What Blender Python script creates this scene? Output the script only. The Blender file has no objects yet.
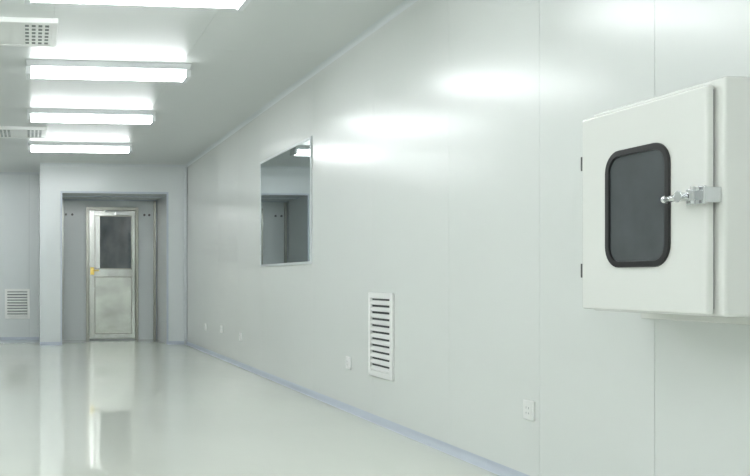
import bpy, bmesh, math, random
from mathutils import Vector, Matrix
random.seed(3)
S=bpy.context.scene
S.view_settings.view_transform='Standard'
S.view_settings.look='None'
S.view_settings.exposure=0.04

# ---------------- materials ----------------
def mat(name,col,rough=0.5,metal=0.0,spec=0.5,emit=None,es=0,bump=None,var=None,coat=0,ior=None,crough=0.05):
    m=bpy.data.materials.new(name); m.use_nodes=True
    nt=m.node_tree; b=nt.nodes['Principled BSDF']
    b.inputs['Base Color'].default_value=(*col,1)
    b.inputs['Roughness'].default_value=rough
    b.inputs['Metallic'].default_value=metal
    b.inputs['Specular IOR Level'].default_value=spec
    if ior: b.inputs['IOR'].default_value=ior
    if coat:
        b.inputs['Coat Weight'].default_value=coat; b.inputs['Coat Roughness'].default_value=crough
    if emit:
        b.inputs['Emission Color'].default_value=(*emit,1); b.inputs['Emission Strength'].default_value=es
    if bump or var:
        tc=nt.nodes.new('ShaderNodeTexCoord')
    if bump:
        sc,st,dist,scale3=bump
        mp=nt.nodes.new('ShaderNodeMapping'); mp.inputs['Scale'].default_value=scale3
        nz=nt.nodes.new('ShaderNodeTexNoise'); nz.inputs['Scale'].default_value=sc; nz.inputs['Detail'].default_value=2
        bp=nt.nodes.new('ShaderNodeBump'); bp.inputs['Strength'].default_value=st; bp.inputs['Distance'].default_value=dist
        nt.links.new(tc.outputs['Object'],mp.inputs['Vector']); nt.links.new(mp.outputs[0],nz.inputs['Vector'])
        nt.links.new(nz.outputs['Fac'],bp.inputs['Height']); nt.links.new(bp.outputs[0],b.inputs['Normal'])
        if coat: nt.links.new(bp.outputs[0],b.inputs['Coat Normal'])
    if var:
        sc,amt,scale3=var
        mp=nt.nodes.new('ShaderNodeMapping'); mp.inputs['Scale'].default_value=scale3
        nz=nt.nodes.new('ShaderNodeTexNoise'); nz.inputs['Scale'].default_value=sc; nz.inputs['Detail'].default_value=4
        cr=nt.nodes.new('ShaderNodeValToRGB')
        cr.color_ramp.elements[0].position=0.3; cr.color_ramp.elements[1].position=0.7
        cr.color_ramp.elements[0].color=(*[c*(1-amt) for c in col],1)
        cr.color_ramp.elements[1].color=(*[min(1,c*(1+amt)) for c in col],1)
        nt.links.new(tc.outputs['Object'],mp.inputs['Vector']); nt.links.new(mp.outputs[0],nz.inputs['Vector'])
        nt.links.new(nz.outputs['Fac'],cr.inputs[0]); nt.links.new(cr.outputs[0],b.inputs['Base Color'])
    return m
M_wall=mat('wall_panel_enamel',(0.79,0.815,0.79),0.23,spec=0.46,bump=(1.3,0.12,0.008,(1,1,1)),var=(0.7,0.012,(1,1,1)))
M_wall2=mat('wall_far_enamel',(0.75,0.79,0.79),0.24)
M_back=mat('panel_joint_sealant',(0.50,0.53,0.52),0.6)
M_ceil=mat('ceiling_panel_enamel',(0.69,0.715,0.70),0.36,bump=(1.2,0.2,0.01,(1,1,1)))
M_floor=mat('epoxy_floor',(0.77,0.80,0.725),0.0,ior=1.8,bump=(3.4,0.16,0.0024,(2.6,0.7,1)),var=(0.8,0.02,(1,1,1)))
M_trim=mat('aluminium_trim',(0.53,0.58,0.65),0.35,metal=0.0)
M_trimw=mat('white_trim',(0.68,0.72,0.73),0.35)
M_white=mat('white_plastic',(0.90,0.91,0.89),0.35)
M_lamp=mat('lamp_housing',(0.80,0.83,0.84),0.4)
M_tube=mat('fluorescent_tube',(0.9,0.9,0.9),0.3,emit=(0.96,0.985,1.0),es=21)
M_dark=mat('dark_gap',(0.06,0.065,0.065),0.7)
M_grey=mat('grey_gap',(0.22,0.24,0.24),0.7)
M_box=mat('pass_box_enamel',(0.84,0.85,0.81),0.16,coat=0.5)
M_rub=mat('black_rubber',(0.012,0.012,0.013),0.35)
M_dglass=mat('dark_glass',(0.075,0.085,0.09),0.06,var=(5,0.15,(1,1,1)))
M_doorglass=mat('door_glass',(0.10,0.115,0.125),0.05,ior=1.8,var=(3,0.45,(1.5,1,0.8)))
M_chrome=mat('chrome',(0.72,0.73,0.74),0.14,metal=1.0)
M_steel=mat('stainless_steel',(0.56,0.57,0.54),0.24,metal=1.0,var=(3,0.25,(1.5,1,0.5)))
M_steelp=mat('stainless_panel',(0.62,0.63,0.59),0.18,metal=1.0,var=(2.6,0.22,(1,1,1.3)))  # uneven reflections on the lower door panel, put into the base colour
M_steel2=mat('stainless_frame',(0.33,0.33,0.295),0.30,metal=1.0)
M_brass=mat('brass_lock',(0.75,0.55,0.15),0.3,metal=0.8)
M_screw=mat('dark_fitting',(0.10,0.10,0.10),0.5)
# reflective window pane
M_glass=bpy.data.materials.new('window_glass'); M_glass.use_nodes=True
nt=M_glass.node_tree; nt.nodes.clear()
o=nt.nodes.new('ShaderNodeOutputMaterial'); mx=nt.nodes.new('ShaderNodeMixShader')
g=nt.nodes.new('ShaderNodeBsdfGlossy'); g.inputs['Roughness'].default_value=0.01; g.inputs['Color'].default_value=(0.90,0.96,0.97,1)
d=nt.nodes.new('ShaderNodeBsdfDiffuse'); d.inputs['Color'].default_value=(0.05,0.058,0.06,1)
mx.inputs[0].default_value=0.62
nt.links.new(d.outputs[0],mx.inputs[1]); nt.links.new(g.outputs[0],mx.inputs[2]); nt.links.new(mx.outputs[0],o.inputs[0])

# ---------------- geometry helpers ----------------
def newobj(name,bm,m,parent=None,bevel=0,seg=3,smooth=False):
    me=bpy.data.meshes.new(name); bmesh.ops.recalc_face_normals(bm,faces=bm.faces); bm.to_mesh(me); bm.free()
    ms=m if isinstance(m,(list,tuple)) else [m]
    for k in ms: me.materials.append(k)
    ob=bpy.data.objects.new(name,me); S.collection.objects.link(ob)
    if parent: ob.parent=parent
    if smooth:
        for p in me.polygons: p.use_smooth=True
    if bevel:
        md=ob.modifiers.new('bevel','BEVEL'); md.width=bevel; md.segments=seg; md.limit_method='ANGLE'; md.angle_limit=math.radians(40)
        for p in me.polygons: p.use_smooth=True
        md.harden_normals=True
    return ob
def bx(bm,x0,x1,y0,y1,z0,z1,mi=0):
    vs=[bm.verts.new((x,y,z)) for x in (x0,x1) for y in (y0,y1) for z in (z0,z1)]
    for f in ((0,1,3,2),(4,6,7,5),(0,4,5,1),(2,3,7,6),(0,2,6,4),(1,5,7,3)):
        fc=bm.faces.new([vs[i] for i in f]); fc.material_index=mi
def cyl(bm,p0,p1,r,n=20,mi=0,r2=None):
    p0=Vector(p0);p1=Vector(p1);d=p1-p0
    q=d.to_track_quat('Z','Y').to_matrix().to_4x4()
    T=Matrix.Translation((p0+p1)/2)@q
    res=bmesh.ops.create_cone(bm,cap_ends=True,segments=n,radius1=r,radius2=r if r2 is None else r2,depth=d.length,matrix=T)
    for v in res['verts']:
        for f in v.link_faces: f.material_index=mi
def rr(x0,x1,z0,z1,r,n=8):
    pts=[]
    for cx,cz,a in ((x1-r,z1-r,0),(x0+r,z1-r,90),(x0+r,z0+r,180),(x1-r,z0+r,270)):
        for i in range(n+1):
            t=math.radians(a+90*i/n); pts.append((cx+r*math.cos(t),cz+r*math.sin(t)))
    return pts
def rprism(bm,pts,y0,y1,mi=0):
    a=[bm.verts.new((x,y0,z)) for x,z in pts]; b=[bm.verts.new((x,y1,z)) for x,z in pts]
    bm.faces.new(a).material_index=mi; bm.faces.new(b).material_index=mi
    n=len(pts)
    for i in range(n):
        bm.faces.new((a[i],a[(i+1)%n],b[(i+1)%n],b[i])).material_index=mi
def rring(bm,po,pi,y0,y1,mi=0):
    L=[[bm.verts.new((x,y,z)) for x,z in p] for p,y in ((po,y0),(po,y1),(pi,y1),(pi,y0))]
    n=len(po)
    for k in range(4):
        A=L[k];B=L[(k+1)%4]
        for i in range(n):
            bm.faces.new((A[i],A[(i+1)%n],B[(i+1)%n],B[i])).material_index=mi
def frame(bm,x0,x1,z0,z1,w,y0,y1,mi=0):
    bx(bm,x0,x0+w,y0,y1,z0,z1,mi); bx(bm,x1-w,x1,y0,y1,z0,z1,mi)
    bx(bm,x0+w,x1-w,y0,y1,z0,z0+w,mi); bx(bm,x0+w,x1-w,y0,y1,z1-w,z1,mi)
def empty(name,loc=(0,0,0),rz=0):
    e=bpy.data.objects.new(name,None); e.empty_display_size=0.2; e.location=loc; e.rotation_euler=(0,0,rz)
    S.collection.objects.link(e); return e
RW=-math.pi/2   # objects mounted on the right wall (front faces -X)

XR=2.34; XL=-2.2; YB=15.1; YF=-3.0; H=2.70
YP=13.86; XP0=0.132; XP1=0.458; XP2=2.035; HP=2.265; YA=15.0

# ---------------- room shell ----------------
bm=bmesh.new(); bx(bm,XL-0.1,XR+0.12,YF-0.1,YB+0.1,-0.1,0); newobj('floor',bm,M_floor)
bm=bmesh.new(); bx(bm,XL-0.1,XR+0.12,YF-0.1,YB+0.1,H+0.02,H+0.12,1)
xs=[XL-0.1,-1.0,0.15,1.2,XR+0.12]
ys=[YF-0.1,0.2,3.6,6.9,10.3,13.0,YB+0.1]
for i in range(len(xs)-1):
    for j in range(len(ys)-1):
        bx(bm,xs[i]+0.0008,xs[i+1]-0.0008,ys[j]+0.0008,ys[j+1]-0.0008,H,H+0.03,0)
newobj('ceiling',bm,[M_ceil,M_back])
bm=bmesh.new(); bx(bm,XR+0.02,XR+0.12,YF-0.1,YB+0.1,0,H,1)
ys=[YF-0.1,-0.9,0.25,1.35,2.3,3.28,4.08,5.02,6.17,7.58,9.32,10.4,11.5,12.6,YB+0.1]
for j in range(len(ys)-1):
    bx(bm,XR,XR+0.03,ys[j]+0.001,ys[j+1]-0.001,0,H,0)
newobj('wall_right',bm,[M_wall,M_back])
bm=bmesh.new(); bx(bm,XL-0.1,XL,YF-0.1,YB+0.1,0,H); newobj('wall_left',bm,M_wall)
bm=bmesh.new(); bx(bm,XL,XR+0.02,YF-0.1,YF,0,H); newobj('wall_front',bm,M_wall)
bm=bmesh.new(); bx(bm,XL,XR,YB+0.01,YB+0.1,0,H,1)
xs=[XL,-1.6,-0.85,-0.03,XP0]
for i in range(4): bx(bm,xs[i]+0.002,xs[i+1]-0.002,YB,YB+0.02,0,H,0)
newobj('wall_back',bm,[M_wall2,M_back])
# entrance portal (projecting partition with an alcove)
pe=empty('wall_entrance_portal')
bm=bmesh.new()
bx(bm,XP0,XP1,YP,YB,0,H); bx(bm,XP2,XR,YP,YB,0,H); bx(bm,XP1,XP2,YP,YB,HP,H)
newobj('portal_columns_and_header',bm,M_wall2,pe)
bm=bmesh.new(); bx(bm,XP1,XP2,YA,YB,0,HP); newobj('alcove_back_panel',bm,M_wall2,pe)
bm=bmesh.new()
w=0.022
bx(bm,XP1-w,XP1+0.004,YP-0.008,YP+0.03,0,HP+w); bx(bm,XP2-0.004,XP2+w,YP-0.008,YP+0.03,0,HP+w); bx(bm,XP1+0.004,XP2-0.004,YP-0.008,YP+0.03,HP-0.004,HP+w)
newobj('opening_edge_trim',bm,M_trim,pe)
bm=bmesh.new()
for X in (XP1,XP2-0.018): bx(bm,X,X+0.018,YA-0.018,YA,0,HP)
bx(bm,XP1,XP2,YA-0.02,YA,HP-0.02,HP)
bx(bm,XP1,XP2,YP+0.5,YP+0.56,HP-0.012,HP)
newobj('alcove_corner_trim',bm,M_trim,pe)
bm=bmesh.new()
for X in (XP1+0.018,XP2-0.058): bx(bm,X,X+0.04,YA-0.05,YA,0,HP-0.02)
newobj('alcove_steel_posts',bm,M_steel2,pe)
bm=bmesh.new()
for X in (0.56,0.66,1.83,1.91): cyl(bm,(X,YA-0.02,2.02),(X,YA,2.02),0.018,12)
newobj('alcove_hooks',bm,M_screw,pe)

# cove trims ------------------------------------------------
def cove(name,path_axis,a0,a1,corner,h,sx,sz,m):
    bm=bmesh.new(); n=8
    prof=[(0,0),(h,0)]+[(h-h*math.sin(math.radians(90*i/n)), h-h*math.cos(math.radians(90*i/n))) for i in range(1,n)]+[(0,h)]
    rows=[]
    for a in (a0,a1):
        r=[]
        for p,q in prof:
            P=corner[0]+sx*p; Z=corner[1]+sz*q
            r.append(bm.verts.new((P,a,Z) if path_axis=='y' else (a,P,Z)))
        rows.append(r)
    k=len(prof)
    for i in range(k): bm.faces.new((rows[0][i],rows[0][(i+1)%k],rows[1][(i+1)%k],rows[1][i]))
    bm.faces.new(rows[0]); bm.faces.new(rows[1])
    return newobj(name,bm,m)
cove('baseboard_right','y',YF,YP,(XR,0),0.042,-1,1,M_trim)
cove('baseboard_left','y',YF,YB,(XL,0),0.045,1,1,M_trim)
cove('baseboard_back','x',XL+0.06,XP0,(YB,0),0.045,-1,1,M_trim)
cove('baseboard_portal_left','x',XP0,XP1,(YP,0),0.045,-1,1,M_trim)
cove('baseboard_portal_right','x',XP2,XR-0.045,(YP,0),0.045,-1,1,M_trim)
cove('trim_ceiling_right','y',YF,YP,(XR,H),0.035,-1,-1,M_trimw)
cove('trim_ceiling_left','y',YF,YB,(XL,H),0.04,1,-1,M_trimw)
cove('trim_ceiling_back','x',XL+0.04,XP0,(YB,H),0.04,-1,-1,M_trimw)
cove('trim_ceiling_portal','x',XP0,XR-0.04,(YP,H),0.04,-1,-1,M_trimw)
bm=bmesh.new(); bx(bm,XR-0.05,XR,YP-0.05,YP,0.045,H-0.04)
newobj('trim_corner_right',bm,M_trimw,bevel=0.02)

# ---------------- window on right wall ----------------
e=empty('window_1',(XR,8.45,0),RW)
W=0.87
bm=bmesh.new(); frame(bm,-W,W,1.10,2.17,0.022,-0.012,0); newobj('window_frame',bm,M_trimw,e,bevel=0.003)
bm=bmesh.new(); bx(bm,-W+0.022,W-0.022,-0.006,0,1.122,2.148); newobj('glass_pane',bm,M_glass,e)

# ---------------- louvred grilles ----------------
def grille(loc,rz,w,z0,z1,n,gapm):
    e=empty('wall_vent_grille',loc,rz)
    bm=bmesh.new(); frame(bm,-w/2,w/2,z0,z1,0.04,-0.018,0); newobj('frame',bm,M_white,e,bevel=0.004)
    bm=bmesh.new(); bx(bm,-w/2+0.04,w/2-0.04,-0.003,0,z0+0.04,z1-0.04); newobj('duct_opening',bm,gapm,e)
    bm=bmesh.new(); a=z0+0.04; p=(z1-z0-0.08)/n
    for i in range(n):
        z=a+p*i
        vs=[(-0.016,z+0.002),(-0.016,z+0.002+p*0.34),(-0.003,z+p*0.70),(-0.003,z+p*0.36)]
        L=[[bm.verts.new((x,y,zz)) for y,zz in vs] for x in (-w/2+0.04,w/2-0.04)]
        for k in range(4): bm.faces.new((L[0][k],L[0][(k+1)%4],L[1][(k+1)%4],L[1][k]))
        bm.faces.new(L[0]);bm.faces.new(L[1])
    newobj('louvres',bm,M_white,e)
grille((XR,6.02,0),RW,0.42,0.31,0.88,11,M_dark)
grille((-0.22,YB,0),0,0.40,0.34,0.82,9,M_grey)

# ---------------- outlets ----------------
def outlet(y,z):
    e=empty('electrical_outlet',(XR,y,z),RW)
    bm=bmesh.new(); bx(bm,-0.044,0.044,-0.012,0,-0.046,0.046); newobj('cover_plate',bm,M_white,e,bevel=0.004)
    bm=bmesh.new(); bx(bm,-0.032,0.032,-0.014,-0.012,-0.032,0.032); newobj('socket_insert',bm,M_white,e,bevel=0.0008)
    bm=bmesh.new()
    bx(bm,-0.012,-0.010,-0.0148,-0.014,0.006,0.016); bx(bm,0.010,0.012,-0.0148,-0.014,0.006,0.016)
    bx(bm,-0.012,-0.010,-0.0148,-0.014,-0.018,-0.010); bx(bm,0.010,0.012,-0.0148,-0.014,-0.018,-0.010)
    newobj('slots',bm,M_grey,e)
for y,z in ((4.16,0.352),(6.67,0.352),(10.23,0.33),(11.27,0.36),(12.33,0.335)): outlet(y,z)

# ---------------- pass-through box ----------------
YC=2.944
e=empty('pass_through_box',(XR,YC,0),RW)   # local x = YC - Y ; local y = X - XR
dF=-0.29; bF=-0.258
lx=lambda Y: YC-Y
bm=bmesh.new(); bx(bm,lx(3.268),lx(2.60),bF,0,0.852,1.582); newobj('cabinet_body',bm,M_box,e,bevel=0.010,seg=4)
bm=bmesh.new(); bx(bm,lx(3.33),lx(2.54),-0.022,0,0.818,1.62); newobj('wall_flange',bm,M_box,e,bevel=0.004)
bm=bmesh.new(); bx(bm,lx(3.255),lx(2.645),bF-0.006,bF,0.875,1.55); newobj('door_seal',bm,M_screw,e)
bm=bmesh.new(); bx(bm,lx(3.285),lx(2.635),dF,bF-0.005,0.858,1.563); newobj('door_panel',bm,M_box,e,bevel=0.009,seg=4)
wx0,wx1,wz0,wz1=lx(3.13),lx(2.795),1.008,1.418
bm=bmesh.new(); rring(bm,rr(wx0,wx1,wz0,wz1,0.075),rr(wx0+0.022,wx1-0.022,wz0+0.022,wz1-0.022,0.053),dF-0.009,dF+0.002)
newobj('window_gasket',bm,M_rub,e,bevel=0.003,seg=3)
bm=bmesh.new(); rprism(bm,rr(wx0+0.02,wx1-0.02,wz0+0.02,wz1-0.02,0.055),dF-0.002,dF+0.002); newobj('window_glass',bm,M_dglass,e)
for i,z in enumerate((1.40,1.0)):
    bm=bmesh.new(); cyl(bm,(lx(3.291),dF+0.008,z-0.026),(lx(3.291),dF+0.008,z+0.026),0.006,16)
    bx(bm,lx(3.295),lx(3.262),dF+0.012,bF+0.03,z-0.02,z+0.02)
    newobj('hinge_%d'%(i+1),bm,M_screw,e)
# latch
zl=1.224; xb=lx(2.640)
bm=bmesh.new()
bx(bm,lx(2.630),lx(2.612),dF-0.022,bF,zl-0.024,zl+0.024)
bx(bm,lx(2.656),lx(2.612),dF-0.026,dF-0.016,zl-0.028,zl+0.028)
newobj('latch_base',bm,M_chrome,e,bevel=0.003)
bm=bmesh.new()
bx(bm,xb-0.010,xb+0.006,dF-0.048,dF-0.024,zl-0.016,zl+0.016)
cyl(bm,(xb-0.002,dF-0.040,zl-0.028),(xb-0.002,dF-0.040,zl+0.028),0.007,16)
newobj('latch_keeper',bm,M_chrome,e,bevel=0.002)
bm=bmesh.new()
bx(bm,xb-0.075,xb,dF-0.036,dF-0.022,zl-0.009,zl+0.009)
cyl(bm,(xb-0.055,dF-0.046,zl),(xb-0.055,dF,zl),0.014,24)
cyl(bm,(xb-0.055,dF-0.052,zl),(xb-0.055,dF-0.046,zl),0.018,24)
bx(bm,xb-0.078,xb-0.032,dF-0.006,dF,zl-0.024,zl+0.024)
newobj('latch_arm',bm,M_chrome,e,bevel=0.002)
bm=bmesh.new()
cyl(bm,(xb-0.055,dF-0.038,zl),(xb-0.120,dF-0.042,zl-0.003),0.0095,18,r2=0.012)
bmesh.ops.create_uvsphere(bm,u_segments=18,v_segments=12,radius=0.0135,matrix=Matrix.Translation((xb-0.124,dF-0.042,zl-0.003)))
newobj('latch_lever',bm,M_chrome,e,smooth=True)

# ---------------- stainless door ----------------
e=empty('door_1',(1.305,YA,0),0)
w=0.425; hd=2.14
bm=bmesh.new()
bx(bm,-w,-w+0.05,-0.05,0,0,hd); bx(bm,w-0.05,w,-0.05,0,0,hd); bx(bm,-w+0.05,w-0.05,-0.05,0,hd-0.05,hd)
newobj('door_frame',bm,M_steel2,e,bevel=0.004)
L0,L1,zb,zt=-w+0.055,w-0.055,0.02,hd-0.055
bm=bmesh.new()
bx(bm,L0,L0+0.085,-0.04,-0.005,zb,zt); bx(bm,L1-0.05,L1,-0.04,-0.005,zb,zt)
bx(bm,L0+0.085,L1-0.05,-0.04,-0.005,zt-0.08,zt); bx(bm,L0+0.085,L1-0.05,-0.04,-0.005,1.02,1.14)
bx(bm,L0+0.085,L1-0.05,-0.04,-0.005,zb,0.10)
newobj('door_leaf_rails',bm,M_steel,e,bevel=0.003)
bm=bmesh.new(); bx(bm,L0+0.085,L1-0.05,-0.025,-0.008,0.10,1.02); newobj('lower_steel_panel',bm,M_steelp,e)
bm=bmesh.new(); frame(bm,L0+0.085,L1-0.05,0.10,1.02,0.012,-0.044,-0.025); frame(bm,L0+0.085,L1-0.05,1.14,zt-0.08,0.014,-0.044,-0.026)
newobj('panel_beads',bm,M_steel2,e)
bm=bmesh.new(); bx(bm,L0+0.085,L1-0.05,-0.026,-0.012,1.14,zt-0.08); newobj('upper_glass',bm,M_doorglass,e)
bm=bmesh.new(); bx(bm,L0+0.10,L0+0.17,-0.030,-0.026,1.154,zt-0.094); newobj('glass_side_strip',bm,M_steel,e)
bm=bmesh.new(); bx(bm,L0+0.015,L0+0.075,-0.05,-0.04,1.05,1.17); cyl(bm,(L0+0.045,-0.09,1.12),(L0+0.045,-0.05,1.12),0.014,14)
cyl(bm,(L0+0.04,-0.085,1.12),(L0+0.15,-0.085,1.12),0.011,14)
newobj('lever_lock',bm,M_brass,e)
bm=bmesh.new(); bx(bm,0.05,0.28,-0.10,-0.04,zt-0.075,zt-0.015); bx(bm,-0.12,0.10,-0.085,-0.07,zt-0.02,zt-0.005); bx(bm,-0.13,-0.10,-0.085,-0.04,zt-0.02,zt+0.01)
newobj('door_closer',bm,M_chrome,e,bevel=0.004)

# ---------------- fluorescent fixtures ----------------
def fixture(x,y):
    e=empty('ceiling_light',(x,y,H))
    hl=0.66
    bm=bmesh.new()
    top=[(-hl,-0.15),(hl,-0.15),(hl,0.15),(-hl,0.15)]; bot=[(-hl+.01,-0.125),(hl-.01,-0.125),(hl-.01,0.125),(-hl+.01,0.125)]
    A=[bm.verts.new((a,b,0)) for a,b in top]; B=[bm.verts.new((a,b,-0.045)) for a,b in bot]
    bm.faces.new(A);bm.faces.new(B)
    for i in range(4): bm.faces.new((A[i],A[(i+1)%4],B[(i+1)%4],B[i]))
    newobj('housing',bm,M_lamp,e,bevel=0.004)
    bm=bmesh.new()
    for s in (-1,1):
        bx(bm,s*(hl-0.02)-0.02,s*(hl-0.02)+0.02,-0.12,0.12,-0.105,-0.045)
    newobj('end_caps',bm,M_lamp,e,bevel=0.004)
    bm=bmesh.new()
    for s in (-1,1): cyl(bm,(-hl+0.04,s*0.075,-0.078),(hl-0.04,s*0.075,-0.078),0.022,16)
    newobj('tubes',bm,M_tube,e,smooth=False)
for y in (-1.2,1.0,3.2,5.42,7.50,9.6,11.85): fixture(0.62,y)
for y in (-1.2,1.0,3.2,5.42,12.9): fixture(-1.2,y)  # unseen left row, added to brighten the room and the far walls

# ---------------- ceiling air diffusers ----------------
def diffuser(x,y):
    e=empty('ceiling_air_diffuser',(x,y,H))
    w=0.32
    bm=bmesh.new()
    bx(bm,-w,-w+0.04,-w,w,-0.035,0);bx(bm,w-0.04,w,-w,w,-0.035,0);bx(bm,-w+0.04,w-0.04,-w,-w+0.04,-0.035,0);bx(bm,-w+0.04,w-0.04,w-0.04,w,-0.035,0)
    newobj('frame',bm,M_white,e,bevel=0.004)
    bm=bmesh.new(); bx(bm,-w+0.04,w-0.04,-w+0.04,w-0.04,-0.030,0); newobj('face_plate',bm,M_white,e)
    bm=bmesh.new()
    for s in (-1,1):
      for i in range(4):
        for j in range(6):
            cx=s*(0.248-i*0.045); cy=-0.225+j*0.09
            bx(bm,cx-0.013,cx+0.013,cy-0.022,cy+0.022,-0.032,-0.030)
    newobj('perforations',bm,M_grey,e)
for y in (2.2,6.5,10.9): diffuser(-0.14,y)

# ---------------- world + camera ----------------
w=bpy.data.worlds.new('world'); S.world=w; w.use_nodes=True
w.node_tree.nodes['Background'].inputs[0].default_value=(0.8,0.85,0.9,1); w.node_tree.nodes['Background'].inputs[1].default_value=0.3
c=bpy.data.cameras.new('camera'); c.sensor_width=36; c.lens=930/750*36; c.shift_x=245/750; c.shift_y=42/750; c.clip_start=0.05
co=bpy.data.objects.new('camera',c); S.collection.objects.link(co); co.location=(0,0,0.965)
co.rotation_euler=(math.radians(90),0,-math.atan(99/930)); S.camera=co
